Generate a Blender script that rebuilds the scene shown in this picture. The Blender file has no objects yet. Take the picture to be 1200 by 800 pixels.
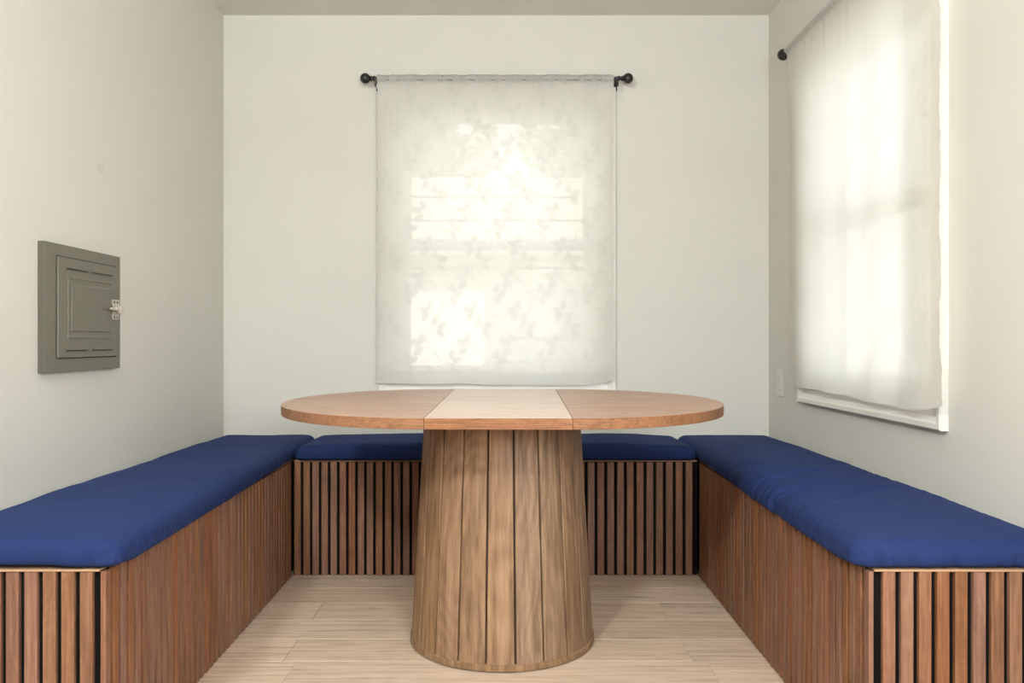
import bpy, bmesh, math, random
import numpy as np
from mathutils import Vector, Matrix, noise

sc = bpy.context.scene
COL = sc.collection
R = math.radians

# ------------------------------------------------------------------ camera
F = 950.0            # focal length in pixels of the 1200 px wide frame
HC = 0.95            # camera height
cam_d = bpy.data.cameras.new('camera')
cam = bpy.data.objects.new('camera', cam_d)
COL.objects.link(cam)
cam.location = (0, 0, HC)
cam.rotation_euler = (R(90), 0, 0)
cam_d.sensor_width = 36.0
cam_d.lens = F / 1200 * 36
cam_d.shift_x = 8 / 1200
cam_d.clip_start = 0.05
sc.camera = cam

# ------------------------------------------------------------------ world, sun, lamps, exposure
w = bpy.data.worlds.new('hazy_sky')
sc.world = w
w.use_nodes = True
nt = w.node_tree
bg = nt.nodes['Background']
tc = nt.nodes.new('ShaderNodeTexCoord')
sep = nt.nodes.new('ShaderNodeSeparateXYZ')
rmp = nt.nodes.new('ShaderNodeValToRGB')
nt.links.new(tc.outputs['Generated'], sep.inputs[0])
nt.links.new(sep.outputs['Z'], rmp.inputs[0])
rmp.color_ramp.elements[0].position = 0.0
rmp.color_ramp.elements[0].color = (1.0, 0.985, 0.95, 1)
rmp.color_ramp.elements[1].position = 0.8
rmp.color_ramp.elements[1].color = (0.90, 0.95, 1.0, 1)
nt.links.new(rmp.outputs[0], bg.inputs['Color'])
bg.inputs['Strength'].default_value = 2.8

sun_d = bpy.data.lights.new('sun', 'SUN')
sun_d.energy = 6
sun_d.angle = R(0.6)
sun_d.color = (1.0, 0.95, 0.87)
sun = bpy.data.objects.new('sun', sun_d)
COL.objects.link(sun)
# sunlight travels towards +Y, 27 degrees above the horizon
sd = Vector((0.10, math.cos(R(27)), -math.sin(R(27))))
sun.rotation_euler = (-sd).to_track_quat('Z', 'Y').to_euler()
sun.location = (-1, -8, 6)


def lamp(name, loc, size, energy, color, aim=None, size_y=None, spread=180):
    d = bpy.data.lights.new(name, 'AREA')
    d.shape = 'DISK' if size_y is None else 'RECTANGLE'
    d.size = size
    if size_y:
        d.size_y = size_y
    d.energy = energy
    d.color = color
    d.spread = R(spread)
    o = bpy.data.objects.new(name, d)
    COL.objects.link(o)
    o.location = loc
    if aim:
        o.rotation_euler = (Vector(loc) - Vector(aim)).to_track_quat('Z', 'Y').to_euler()
    return o


# round flush ceiling lamp behind and to the left of the camera; the other area lights are added fill
lamp('ceiling_lamp', (-1.15, -0.5, 2.36), 0.30, 74, (0.91, 0.945, 0.93), aim=(-0.6, 1.3, 0.6))
lamp('ceiling_bounce_fill', (-0.40, 0.25, 1.85), 0.9, 125, (0.84, 0.89, 0.93), aim=(-0.35, 0.25, 2.44))  # unseen fill, added to brighten the walls by bounce off the ceiling
lamp('side_fill', (2.6, 0.5, 1.5), 1.5, 46, (0.86, 0.91, 0.93), aim=(-1.3, 2.4, 1.3), size_y=1.4)  # added side fill for the left wall
lamp('front_fill', (0.55, -0.30, 1.40), 0.8, 60, (0.87, 0.91, 0.93), aim=(0.0, 3.0, 1.0))  # frontal fill added beside the camera, out of view

sc.view_settings.view_transform = 'Standard'
sc.view_settings.look = 'None'
sc.view_settings.gamma = 1
sc.view_settings.use_curve_mapping = False
sc.view_settings.exposure = -0.10
try:
    sc.cycles.max_bounces = 12
    sc.cycles.diffuse_bounces = 6
    sc.cycles.transparent_max_bounces = 16
    sc.cycles.sample_clamp_indirect = 6
except Exception:
    pass


# ------------------------------------------------------------------ helpers
def srgb(r, g, b):
    def f(c):
        c /= 255.0
        return c / 12.92 if c <= 0.04045 else ((c + 0.055) / 1.055) ** 2.4
    return (f(r), f(g), f(b), 1)


def tag(o, label=None, cat=None, group=None, kind=None):
    if label: o['label'] = label
    if cat: o['category'] = cat
    if group: o['group'] = group
    if kind: o['kind'] = kind
    return o


def empty(name, loc=(0, 0, 0), rz=0, parent=None):
    o = bpy.data.objects.new(name, None)
    COL.objects.link(o)
    o.empty_display_size = 0.1
    o.location = loc
    o.rotation_euler = (0, 0, rz)
    o.parent = parent
    return o


def link_mesh(name, me, mat=None, parent=None, loc=None, rot=None, smooth=False):
    if mat is not None and not me.materials:
        me.materials.append(mat)
    if smooth:
        me.polygons.foreach_set('use_smooth', [True] * len(me.polygons))
    o = bpy.data.objects.new(name, me)
    COL.objects.link(o)
    o.parent = parent
    if loc is not None: o.location = loc
    if rot is not None: o.rotation_euler = rot
    return o


def obj(name, bm, mat, parent=None, loc=None, rot=None, smooth=False):
    me = bpy.data.meshes.new(name)
    bmesh.ops.recalc_face_normals(bm, faces=bm.faces)
    bm.to_mesh(me)
    bm.free()
    return link_mesh(name, me, mat, parent, loc, rot, smooth)


def box(bm, x0, x1, y0, y1, z0, z1):
    v = [bm.verts.new((x, y, z)) for z in (z0, z1) for y in (y0, y1) for x in (x0, x1)]
    for f in ((0, 1, 3, 2), (4, 6, 7, 5), (0, 4, 5, 1), (2, 3, 7, 6), (0, 2, 6, 4), (1, 5, 7, 3)):
        bm.faces.new([v[i] for i in f])
    return bm


def bbox(x0, x1, y0, y1, z0, z1, bevel=0.0, seg=1):
    bm = box(bmesh.new(), x0, x1, y0, y1, z0, z1)
    if bevel > 0:
        bmesh.ops.bevel(bm, geom=bm.edges[:], offset=bevel, segments=seg, profile=0.6, affect='EDGES')
    return bm


def prism(pts, z0, z1, bm=None):
    bm = bm or bmesh.new()
    a = [bm.verts.new((p[0], p[1], z0)) for p in pts]
    b = [bm.verts.new((p[0], p[1], z1)) for p in pts]
    bm.faces.new(a[::-1]); bm.faces.new(b)
    n = len(pts)
    for i in range(n):
        bm.faces.new((a[i], a[(i + 1) % n], b[(i + 1) % n], b[i]))
    return bm


def lathe(profile, axis='Z', seg=28, bm=None, off=(0, 0, 0)):
    bm = bm or bmesh.new()
    rings = []
    for (r, h) in profile:
        ring = []
        if r < 1e-5:
            p = (0, 0, h)
            ring = [p]
        else:
            ring = [(r * math.cos(2 * math.pi * k / seg), r * math.sin(2 * math.pi * k / seg), h) for k in range(seg)]
        out = []
        for p in ring:
            if axis == 'X': p = (p[2], p[0], p[1])
            if axis == 'Y': p = (p[1], p[2], p[0])
            out.append(bm.verts.new((p[0] + off[0], p[1] + off[1], p[2] + off[2])))
        rings.append(out)
    for a, b in zip(rings, rings[1:]):
        for k in range(seg):
            k2 = (k + 1) % seg
            if len(a) == 1 and len(b) == 1: continue
            if len(a) == 1: bm.faces.new((a[0], b[k], b[k2]))
            elif len(b) == 1: bm.faces.new((a[k], a[k2], b[0]))
            else: bm.faces.new((a[k], a[k2], b[k2], b[k]))
    if len(rings[0]) > 1: bm.faces.new(rings[0][::-1])
    if len(rings[-1]) > 1: bm.faces.new(rings[-1])
    return bm


# ------------------------------------------------------------------ materials
def new_mat(name):
    m = bpy.data.materials.new(name)
    m.use_nodes = True
    t = m.node_tree
    return m, t, t.nodes['Principled BSDF']


def N(t, typ, **kw):
    n = t.nodes.new(typ)
    for k, v in kw.items():
        setattr(n, k, v)
    return n


def ramp(t, stops):
    n = t.nodes.new('ShaderNodeValToRGB')
    e = n.color_ramp.elements
    while len(e) < len(stops): e.new(0.5)
    for el, (p, c) in zip(e, stops):
        el.position = p
        el.color = c
    return n


def plain(name, col, rough=0.5, metal=0.0, spec=0.5, bump=0.0, bscale=200, var=0.0):
    m, t, b = new_mat(name)
    b.inputs['Base Color'].default_value = col
    b.inputs['Roughness'].default_value = rough
    b.inputs['Metallic'].default_value = metal
    b.inputs['Specular IOR Level'].default_value = spec
    co = N(t, 'ShaderNodeTexCoord')
    if var > 0:
        n = N(t, 'ShaderNodeTexNoise')
        n.inputs['Scale'].default_value = 3.0
        n.inputs['Detail'].default_value = 4
        t.links.new(co.outputs['Object'], n.inputs['Vector'])
        lo = tuple(c * (1 - var) for c in col[:3]) + (1,)
        hi = tuple(min(1, c * (1 + var)) for c in col[:3]) + (1,)
        r = ramp(t, [(0.3, lo), (0.7, hi)])
        t.links.new(n.outputs['Fac'], r.inputs[0])
        t.links.new(r.outputs[0], b.inputs['Base Color'])
    if bump > 0:
        n2 = N(t, 'ShaderNodeTexNoise')
        n2.inputs['Scale'].default_value = bscale
        n2.inputs['Detail'].default_value = 3
        t.links.new(co.outputs['Object'], n2.inputs['Vector'])
        bp = N(t, 'ShaderNodeBump')
        bp.inputs['Strength'].default_value = bump
        bp.inputs['Distance'].default_value = 0.002
        t.links.new(n2.outputs['Fac'], bp.inputs['Height'])
        t.links.new(bp.outputs[0], b.inputs['Normal'])
    return m


def wood(name, dark, mid, light, axis='Z', stretch=14.0, scale=9.0, rough=0.5, hue_var=0.02, val_var=0.25,
         knots=False, bump=0.15, spec=0.4, cathedral=0.35, sat_var=0.15, coat=0.0, soft=0.16):
    """stretched-noise grain; object random gives every board its own figure and tint"""
    m, t, b = new_mat(name)
    L = t.links
    co = N(t, 'ShaderNodeTexCoord')
    oi = N(t, 'ShaderNodeObjectInfo')
    mul = N(t, 'ShaderNodeVectorMath', operation='SCALE')
    comb = N(t, 'ShaderNodeCombineXYZ')
    comb.inputs[0].default_value = 37.0; comb.inputs[1].default_value = 53.0; comb.inputs[2].default_value = 71.0
    L.new(comb.outputs[0], mul.inputs[0]); L.new(oi.outputs['Random'], mul.inputs['Scale'])
    add = N(t, 'ShaderNodeVectorMath', operation='ADD')
    L.new(co.outputs['Object'], add.inputs[0]); L.new(mul.outputs[0], add.inputs[1])
    mp = N(t, 'ShaderNodeMapping')
    s = [scale * stretch * 2.2] * 3
    s['XYZ'.index(axis)] = scale * 1.8
    mp.inputs['Scale'].default_value = [q * 0.5 for q in s]
    L.new(add.outputs[0], mp.inputs['Vector'])
    # gentle warp so the figure wanders
    mp2 = N(t, 'ShaderNodeMapping')
    s2 = [scale * 0.9] * 3
    s2['XYZ'.index(axis)] = scale * 0.35
    mp2.inputs['Scale'].default_value = s2
    L.new(add.outputs[0], mp2.inputs['Vector'])
    big = N(t, 'ShaderNodeTexNoise'); big.inputs['Scale'].default_value = 1.0; big.inputs['Detail'].default_value = 2
    L.new(mp2.outputs[0], big.inputs['Vector'])
    fine = N(t, 'ShaderNodeTexNoise'); fine.inputs['Scale'].default_value = 1.0; fine.inputs['Detail'].default_value = 6
    fine.inputs['Roughness'].default_value = 0.65
    L.new(mp.outputs[0], fine.inputs['Vector'])
    # rings: sine of the big noise
    mm = N(t, 'ShaderNodeMath', operation='MULTIPLY'); mm.inputs[1].default_value = 150.0
    L.new(big.outputs['Fac'], mm.inputs[0])
    sn = N(t, 'ShaderNodeMath', operation='SINE'); L.new(mm.outputs[0], sn.inputs[0])
    sc1 = N(t, 'ShaderNodeMath', operation='MULTIPLY_ADD'); sc1.inputs[1].default_value = 0.12 * cathedral
    L.new(sn.outputs[0], sc1.inputs[0]); L.new(fine.outputs['Fac'], sc1.inputs[2])
    sc2 = N(t, 'ShaderNodeMath', operation='MULTIPLY_ADD'); sc2.inputs[1].default_value = 0.28
    sc3 = N(t, 'ShaderNodeMath', operation='SUBTRACT'); sc3.inputs[1].default_value = 0.5
    L.new(big.outputs['Fac'], sc3.inputs[0]); L.new(sc3.outputs[0], sc2.inputs[0]); L.new(sc1.outputs[0], sc2.inputs[2])
    rp = ramp(t, [(0.5 - soft, dark), (0.50, mid), (0.5 + soft, light)])
    L.new(sc2.outputs[0], rp.inputs[0])
    col = rp.outputs[0]
    if knots:
        vo = N(t, 'ShaderNodeTexVoronoi'); vo.inputs['Scale'].default_value = 1.0
        mp3 = N(t, 'ShaderNodeMapping')
        s3 = [9.0] * 3; s3['XYZ'.index(axis)] = 1.9
        mp3.inputs['Scale'].default_value = s3
        L.new(add.outputs[0], mp3.inputs['Vector']); L.new(mp3.outputs[0], vo.inputs['Vector'])
        kr = ramp(t, [(0.05, (1, 1, 1, 1)), (0.17, (0, 0, 0, 1))])
        L.new(vo.outputs['Distance'], kr.inputs[0])
        mx = N(t, 'ShaderNodeMix', data_type='RGBA')
        kf = N(t, 'ShaderNodeMath', operation='MULTIPLY'); kf.inputs[1].default_value = 0.45
        L.new(kr.outputs[0], kf.inputs[0]); L.new(kf.outputs[0], mx.inputs['Factor'])
        L.new(col, mx.inputs['A']); mx.inputs['B'].default_value = tuple(c * 0.55 for c in dark[:3]) + (1,)
        col = mx.outputs['Result']
    hs = N(t, 'ShaderNodeHueSaturation')
    def jitter(seed, lo, hi):
        a = N(t, 'ShaderNodeMath', operation='MULTIPLY'); a.inputs[1].default_value = seed
        L.new(oi.outputs['Random'], a.inputs[0])
        f = N(t, 'ShaderNodeMath', operation='FRACT'); L.new(a.outputs[0], f.inputs[0])
        q = N(t, 'ShaderNodeMath', operation='MULTIPLY_ADD'); q.inputs[1].default_value = hi - lo; q.inputs[2].default_value = lo
        L.new(f.outputs[0], q.inputs[0])
        return q.outputs[0]
    L.new(jitter(17.3, 0.5 - hue_var, 0.5 + hue_var), hs.inputs['Hue'])
    L.new(jitter(31.7, 1 - sat_var, 1 + sat_var), hs.inputs['Saturation'])
    L.new(jitter(53.9, 1 - val_var, 1 + val_var * 0.6), hs.inputs['Value'])
    L.new(col, hs.inputs['Color'])
    L.new(hs.outputs[0], b.inputs['Base Color'])
    b.inputs['Roughness'].default_value = rough
    b.inputs['Specular IOR Level'].default_value = spec
    b.inputs['Coat Weight'].default_value = coat
    b.inputs['Coat Roughness'].default_value = 0.25
    bp = N(t, 'ShaderNodeBump'); bp.inputs['Strength'].default_value = bump; bp.inputs['Distance'].default_value = 0.001
    L.new(sc1.outputs[0], bp.inputs['Height']); L.new(bp.outputs[0], b.inputs['Normal'])
    return m


def fabric(name, col, rough=0.85, sheen=0.03):
    m, t, b = new_mat(name)
    L = t.links
    co = N(t, 'ShaderNodeTexCoord')
    b.inputs['Roughness'].default_value = rough
    b.inputs['Sheen Weight'].default_value = sheen
    b.inputs['Sheen Tint'].default_value = (0.3, 0.45, 0.9, 1)
    b.inputs['Specular IOR Level'].default_value = 0.12
    n = N(t, 'ShaderNodeTexNoise'); n.inputs['Scale'].default_value = 650; n.inputs['Detail'].default_value = 2
    L.new(co.outputs['Object'], n.inputs['Vector'])
    r = ramp(t, [(0.3, tuple(c * 0.82 for c in col[:3]) + (1,)), (0.7, tuple(c * 1.18 for c in col[:3]) + (1,))])
    L.new(n.outputs['Fac'], r.inputs[0]); L.new(r.outputs[0], b.inputs['Base Color'])
    bp = N(t, 'ShaderNodeBump'); bp.inputs['Strength'].default_value = 0.12; bp.inputs['Distance'].default_value = 0.0006
    L.new(n.outputs['Fac'], bp.inputs['Height']); L.new(bp.outputs[0], b.inputs['Normal'])
    return m


M = {}
M['wall'] = plain('wall_paint', srgb(205, 203, 194), 0.75, spec=0.25, bump=0.22, bscale=55, var=0.012)
M['ceiling'] = plain('ceiling_paint', srgb(214, 210, 202), 0.9, spec=0.1, bump=0.3, bscale=40, var=0.02)
M['rear'] = plain('taupe_wall_paint', srgb(150, 144, 134), 0.8, spec=0.2)
M['spot'] = plain('dabbed_paint', srgb(199, 197, 188), 0.8, spec=0.2)
M['trim'] = plain('white_trim_paint', srgb(222, 220, 212), 0.35, spec=0.5)
M['vinyl'] = plain('white_vinyl', srgb(238, 238, 234), 0.35, spec=0.5)
M['black'] = plain('black_satin_metal', srgb(28, 27, 27), 0.35, spec=0.5)
M['panel'] = plain('olive_grey_enamel', srgb(107, 104, 91), 0.5, spec=0.4, bump=0.25, bscale=260, var=0.03)
M['panel_side'] = plain('shaded_olive_enamel', srgb(84, 80, 70), 0.55, spec=0.3, var=0.05)  # shade on the box sides put into a darker enamel colour
M['panel_dark'] = plain('shadow_gap_dark', srgb(40, 38, 34), 0.7)
M['chrome'] = plain('brushed_nickel', srgb(205, 196, 186), 0.32, metal=0.85)
M['felt'] = plain('black_felt', srgb(24, 22, 21), 0.95, spec=0.03, bump=0.8, bscale=420, var=0.3)
M['outlet'] = plain('ivory_plastic', srgb(212, 209, 198), 0.4)
M['slot'] = plain('dark_slot', srgb(70, 66, 60), 0.6)
M['slat'] = wood('walnut_slat', srgb(94, 61, 42), srgb(126, 86, 62), srgb(150, 109, 83), axis='Z', scale=7,
                 stretch=16, rough=0.55, hue_var=0.005, val_var=0.11, sat_var=0.12, soft=0.26, bump=0.1, cathedral=0.2)
M['rim'] = plain('plywood_edge', srgb(168, 134, 104), 0.6, var=0.1)
M['pedestal'] = wood('weathered_oak', srgb(104, 80, 58), srgb(139, 110, 83), srgb(164, 134, 106), axis='Z', scale=3.2,
                     stretch=20, rough=0.5, hue_var=0.002, val_var=0.08, sat_var=0.06, soft=0.22, bump=0.4, cathedral=0.35, knots=True)
M['core'] = plain('dark_core', srgb(36, 25, 18), 0.8)
M['top'] = wood('table_veneer', srgb(142, 106, 85), srgb(162, 126, 104), srgb(180, 144, 123), axis='X', scale=3.2,
                stretch=18, rough=0.36, hue_var=0.004, val_var=0.04, bump=0.06, cathedral=0.4, sat_var=0.05)
M['leaf'] = wood('table_leaf_veneer', srgb(184, 162, 148), srgb(199, 177, 163), srgb(210, 190, 176), axis='X', scale=3.2,
                 stretch=18, rough=0.34, hue_var=0.002, val_var=0.01, bump=0.05, cathedral=0.3, sat_var=0.02)
M['edge'] = wood('oak_edge_band', srgb(112, 74, 48), srgb(136, 92, 61), srgb(152, 106, 73), axis='X', scale=14,
                 stretch=14, rough=0.5, hue_var=0.003, val_var=0.04, bump=0.15, cathedral=0.3, sat_var=0.05)
M['floor'] = wood('laminate_oak', srgb(165, 144, 124), srgb(202, 180, 158), srgb(220, 199, 178), axis='X', scale=3.2, soft=0.22,
                  stretch=24, rough=0.5, hue_var=0.004, val_var=0.09, bump=0.08, cathedral=0.2, knots=True, sat_var=0.06, spec=0.35)
M['navy'] = fabric('navy_canvas', srgb(31, 45, 86))
M['concrete'] = plain('pale_concrete', srgb(205, 200, 190), 0.9, var=0.06)
M['fence'] = plain('white_fence_paint', srgb(222, 219, 208), 0.7, var=0.03)
M['stucco'] = plain('white_stucco', srgb(240, 238, 230), 0.9, var=0.02)
M['bark'] = plain('tree_bark', srgb(100, 84, 66), 0.9, var=0.2)
M['foliage'] = plain('tree_leaf', srgb(150, 160, 120), 0.6, var=0.15)

# thin window glass: clear pass-through with a weak mirror
m, t, b = new_mat('window_glass')
t.nodes.remove(b)
tr = N(t, 'ShaderNodeBsdfTransparent'); tr.inputs['Color'].default_value = (0.95, 0.97, 0.96, 1)
gl = N(t, 'ShaderNodeBsdfGlossy'); gl.inputs['Roughness'].default_value = 0.02
mx = N(t, 'ShaderNodeMixShader'); mx.inputs[0].default_value = 0.06
t.links.new(tr.outputs[0], mx.inputs[1]); t.links.new(gl.outputs[0], mx.inputs[2])
t.links.new(mx.outputs[0], t.nodes['Material Output'].inputs[0])
M['glass'] = m

# sheer curtain with a woven leaf figure: the leaves are dense cloth, the ground lets light straight through
m, t, b = new_mat('sheer_curtain')
t.nodes.remove(b)
att = N(t, 'ShaderNodeAttribute', attribute_name='leaf')
co = N(t, 'ShaderNodeTexCoord')
wv = N(t, 'ShaderNodeTexNoise'); wv.inputs['Scale'].default_value = 1.0; wv.inputs['Detail'].default_value = 3
mp = N(t, 'ShaderNodeMapping'); mp.inputs['Scale'].default_value = (160, 160, 9)
t.links.new(co.outputs['Object'], mp.inputs[0]); t.links.new(mp.outputs[0], wv.inputs['Vector'])
diff = N(t, 'ShaderNodeBsdfDiffuse'); diff.inputs['Color'].default_value = (0.70, 0.69, 0.645, 1)
trl = N(t, 'ShaderNodeBsdfTranslucent')
lc = N(t, 'ShaderNodeMix', data_type='RGBA'); lc.name = 'leaf_tint'
lc.inputs['A'].default_value = (0.925, 0.905, 0.86, 1); lc.inputs['B'].default_value = (0.76, 0.74, 0.70, 1)
t.links.new(att.outputs['Fac'], lc.inputs['Factor']); t.links.new(lc.outputs['Result'], trl.inputs['Color'])
tra = N(t, 'ShaderNodeBsdfTransparent')
cl = N(t, 'ShaderNodeMixShader'); cl.inputs[0].default_value = 0.51
t.links.new(diff.outputs[0], cl.inputs[1]); t.links.new(trl.outputs[0], cl.inputs[2])
op = N(t, 'ShaderNodeMath', operation='MULTIPLY_ADD'); op.inputs[1].default_value = 0.075; op.inputs[2].default_value = 0.875; op.name = 'opacity'; cl.name = 'glow'
t.links.new(att.outputs['Fac'], op.inputs[0])
op2 = N(t, 'ShaderNodeMath', operation='MULTIPLY_ADD'); op2.inputs[1].default_value = 0.05
t.links.new(wv.outputs['Fac'], op2.inputs[0]); t.links.new(op.outputs[0], op2.inputs[2])
cm = N(t, 'ShaderNodeClamp'); t.links.new(op2.outputs[0], cm.inputs[0]); cm.inputs['Max'].default_value = 0.97
fin = N(t, 'ShaderNodeMixShader')
t.links.new(cm.outputs[0], fin.inputs[0]); t.links.new(tra.outputs[0], fin.inputs[1]); t.links.new(cl.outputs[0], fin.inputs[2])
t.links.new(fin.outputs[0], t.nodes['Material Output'].inputs[0])
M['sheer'] = m
m2 = m.copy(); m2.name = 'dense_sheer_curtain'      # the right curtain is the same cloth, more closely woven
m2.node_tree.nodes['opacity'].inputs[1].default_value = 0.035
m2.node_tree.nodes['opacity'].inputs[2].default_value = 0.92
m2.node_tree.nodes['glow'].inputs[0].default_value = 0.60
m2.node_tree.nodes['leaf_tint'].inputs['A'].default_value = (0.95, 0.93, 0.885, 1)
m2.node_tree.nodes['leaf_tint'].inputs['B'].default_value = (0.915, 0.895, 0.85, 1)
M['sheer_dense'] = m2

# ------------------------------------------------------------------ room shell
XL, XR, YB, ZC = -1.291, 1.209, 3.717, 2.445
TH = 0.15
YN = 1.50            # the nook opens into a wider room here
WX, WY = 2.7, -3.0   # half-width and back of the wider room
WC_B = -0.038        # centre of the back window (X)
WC_R = 2.754         # centre of the right window (Y)
OW, OZ0, OZ1 = 0.473, 0.775, 2.040     # half width, sill and head of both openings

bm = bmesh.new()
box(bm, XL - TH, WC_B - OW, YB, YB + TH, -0.3, ZC)
box(bm, WC_B + OW, XR + TH, YB, YB + TH, -0.3, ZC)
box(bm, WC_B - OW, WC_B + OW, YB, YB + TH, -0.3, OZ0)
box(bm, WC_B - OW, WC_B + OW, YB, YB + TH, OZ1, ZC)
tag(obj('wall_back', bm, M['wall']), kind='structure')
bm = bmesh.new()
box(bm, XR, XR + TH, YN, WC_R - OW, -0.3, ZC)
box(bm, XR, XR + TH, WC_R + OW, YB, -0.3, ZC)
box(bm, XR, XR + TH, WC_R - OW, WC_R + OW, -0.3, OZ0)
box(bm, XR, XR + TH, WC_R - OW, WC_R + OW, OZ1, ZC)
tag(obj('wall_right', bm, M['wall']), kind='structure')
bm = bmesh.new()
box(bm, XL - TH, XL, YN, YB, -0.3, ZC)
wl = obj('wall_left', bm, M['wall']); tag(wl, kind='structure')
# small filled and dabbed spot high on the left wall
bm = bmesh.new()
a_ = [bm.verts.new((0, (0.024 + 0.004 * math.sin(3 * t_)) * math.cos(t_), (0.016 + 0.002 * math.sin(2 * t_ + 1)) * math.sin(t_))) for t_ in np.linspace(0, 2 * math.pi, 29)[:-1]]
b_ = [bm.verts.new((0.0005, v.co.y * 0.8, v.co.z * 0.8)) for v in a_]
for k in range(28): bm.faces.new((a_[k], a_[(k + 1) % 28], b_[(k + 1) % 28], b_[k]))
bm.faces.new(b_)
obj('filler_spot', bm, M['spot'], wl, loc=(XL + 0.0001, 2.587, 1.503), smooth=False)
bm = bmesh.new()
box(bm, -WX - TH, WX + TH, WY - TH, WY, -0.3, ZC)
box(bm, -WX - TH, -WX, WY, YN + TH, -0.3, ZC)
box(bm, WX, WX + TH, WY, YN + TH, -0.3, ZC)
box(bm, XR + TH, WX, YN, YN + TH, -0.3, ZC)
box(bm, -WX, XL - TH, YN, YN + TH, -0.3, ZC)
tag(obj('wall_rear', bm, M['rear']), kind='structure')
bm = bmesh.new()
box(bm, -WX - 0.5, WX + 0.5, WY - 0.5, YN + TH + 0.35, ZC, ZC + 0.18)
box(bm, XL - TH - 0.35, XR + TH + 0.35, YN + TH + 0.35, YB + TH + 0.35, ZC, ZC + 0.18)
tag(obj('ceiling', bm, M['ceiling']), kind='structure')

# floor: subfloor with laminate planks as parts
fl = empty('floor'); tag(fl, kind='structure')
bm = bmesh.new()
box(bm, -WX, WX, WY, YN, -0.06, -0.012)
box(bm, XL, XR, YN, YB, -0.06, -0.012)
obj('subfloor', bm, M['core'], fl)
random.seed(4)
PW, PL = 0.18, 1.22
base = YB - 0.047
def plank_mesh(l, wd):
    return bbox(0, l, 0, wd, -0.012, 0, 0.0009)
cache = {}
row = 0
y1 = 3.13 + PW * 3
joints = {0: [-.96, .20], 1: [-0.1], 2: [0.56, -.66], 3: [-.30, .87], 4: [-.66, .62], 5: [-.62, .66], 6: [0.1], 7: [-.4]}
while y1 > WY:
    ya, yb = max(y1 - PW, WY), min(y1, YB)
    if yb > ya + 0.01:
        xa, xb = (XL, XR) if ya >= YN - 0.001 else (-WX, WX)
        if ya < YN < yb: ya = ya
        off = joints.get(row - 2, [random.uniform(-0.6, 0.6)])[0]
        x = off - PL * 4
        while x < xb:
            a, c = max(x, xa), min(x + PL, xb)
            if c - a > 0.02:
                me_bm = bbox(0, c - a - 0.0008, 0, yb - ya - 0.0008, -0.012, 0, 0.0010)
                obj('floor_plank', me_bm, M['floor'], fl, loc=(a, ya, 0))
            x += PL
    y1 -= PW
    row += 1

# ------------------------------------------------------------------ windows
def frame_ring(bm, u0, u1, z0, z1, prof):
    """mitred moulding: prof is a list of (distance outward from the opening edge, height off the wall)"""
    loops = []
    for d, h in prof:
        loops.append([bm.verts.new((x, h, z)) for x, z in ((u0 - d, z0 - d), (u1 + d, z0 - d), (u1 + d, z1 + d), (u0 - d, z1 + d))])
    for a, b2 in zip(loops, loops[1:]):
        for k in range(4):
            bm.faces.new((a[k], a[(k + 1) % 4], b2[(k + 1) % 4], b2[k]))
    a, b2 = loops[-1], loops[0]
    for k in range(4):
        bm.faces.new((a[k], a[(k + 1) % 4], b2[(k + 1) % 4], b2[k]))
    return bm


def window(name, loc, rz):
    """local X runs along the wall, local -Y into the room, +Y outside"""
    r = empty(name, loc, rz); tag(r, kind='structure')
    # stepped casing
    prof = [(-0.006, 0.0), (-0.006, -0.010), (0.004, -0.012), (0.010, -0.016), (0.014, -0.012), (0.034, -0.014),
            (0.046, -0.020), (0.052, -0.024), (0.066, -0.024), (0.070, -0.020), (0.070, 0.0)]
    obj('casing', frame_ring(bmesh.new(), -OW, OW, OZ0, OZ1, prof), M['trim'], r)
    # vinyl master frame
    prof = [(-0.0005, 0.055), (-0.0005, 0.125), (-0.030, 0.125), (-0.030, 0.055)]
    obj('frame', frame_ring(bmesh.new(), -OW, OW, OZ0, OZ1, prof), M['vinyl'], r)
    zm = 1.400
    gw = 0.405
    for nm, a, c, yy in (('upper_sash', zm - 0.02, OZ1 - 0.03, 0.105), ('lower_sash', OZ0 + 0.03, zm + 0.025, 0.075)):
        s = frame_ring(bmesh.new(), -gw + 0.002, gw - 0.002, a + 0.034, c - 0.034, [(0.0, yy - 0.012), (0.0, yy + 0.012), (0.036, yy + 0.012), (0.036, yy - 0.012)])
        so = obj('sash', s, M['vinyl'], r)
        obj('pane', bbox(-gw + 0.004, gw - 0.004, yy - 0.002, yy + 0.002, a + 0.036, c - 0.036), M['glass'], so)
    bm = bbox(-0.03, 0.03, 0.050, 0.062, zm + 0.018, zm + 0.03, 0.002)
    obj('sash_lock', bm, M['vinyl'], r)
    return r


window('window_1', (WC_B, YB, 0), 0)
window('window_2', (XR, WC_R, 0), R(-90))

# ------------------------------------------------------------------ outside (seen only through the sheers)
bm = bmesh.new(); box(bm, -14, 14, YB + TH, 30, -0.4, -0.3); box(bm, XR + TH, 14, YN + TH, YB + TH, -0.4, -0.3)
box(bm, -14, XL - TH, YN + TH, YB + TH, -0.4, -0.3)
tag(obj('ground', bm, M['concrete']), kind='structure')
fn = empty('board_fence', (0, 6.2, -0.3))
tag(fn, 'pale horizontal board fence faintly seen through the back window curtain', 'fence')
BP = 0.180
z = 0.02
k = 0
while z < 2.45:
    hi = min(z + BP - 0.016, 2.5)
    segs = [(-3.2, 1.9)] if z + BP / 2 > 1.60 else [(-3.2, -0.76), (-0.155, 1.9)]
    for a, c in segs:
        obj('fence_board', bbox(a, c, -0.012, 0.012, z, hi, 0.002), M['fence'], fn)
    z += BP
for x in (-3.1, -1.9, -0.80, -0.115, 1.2, 1.86):
    obj('post', bbox(x - 0.04, x + 0.04, 0.0122, 0.09, 0, 2.48), M['fence'], fn)
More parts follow.
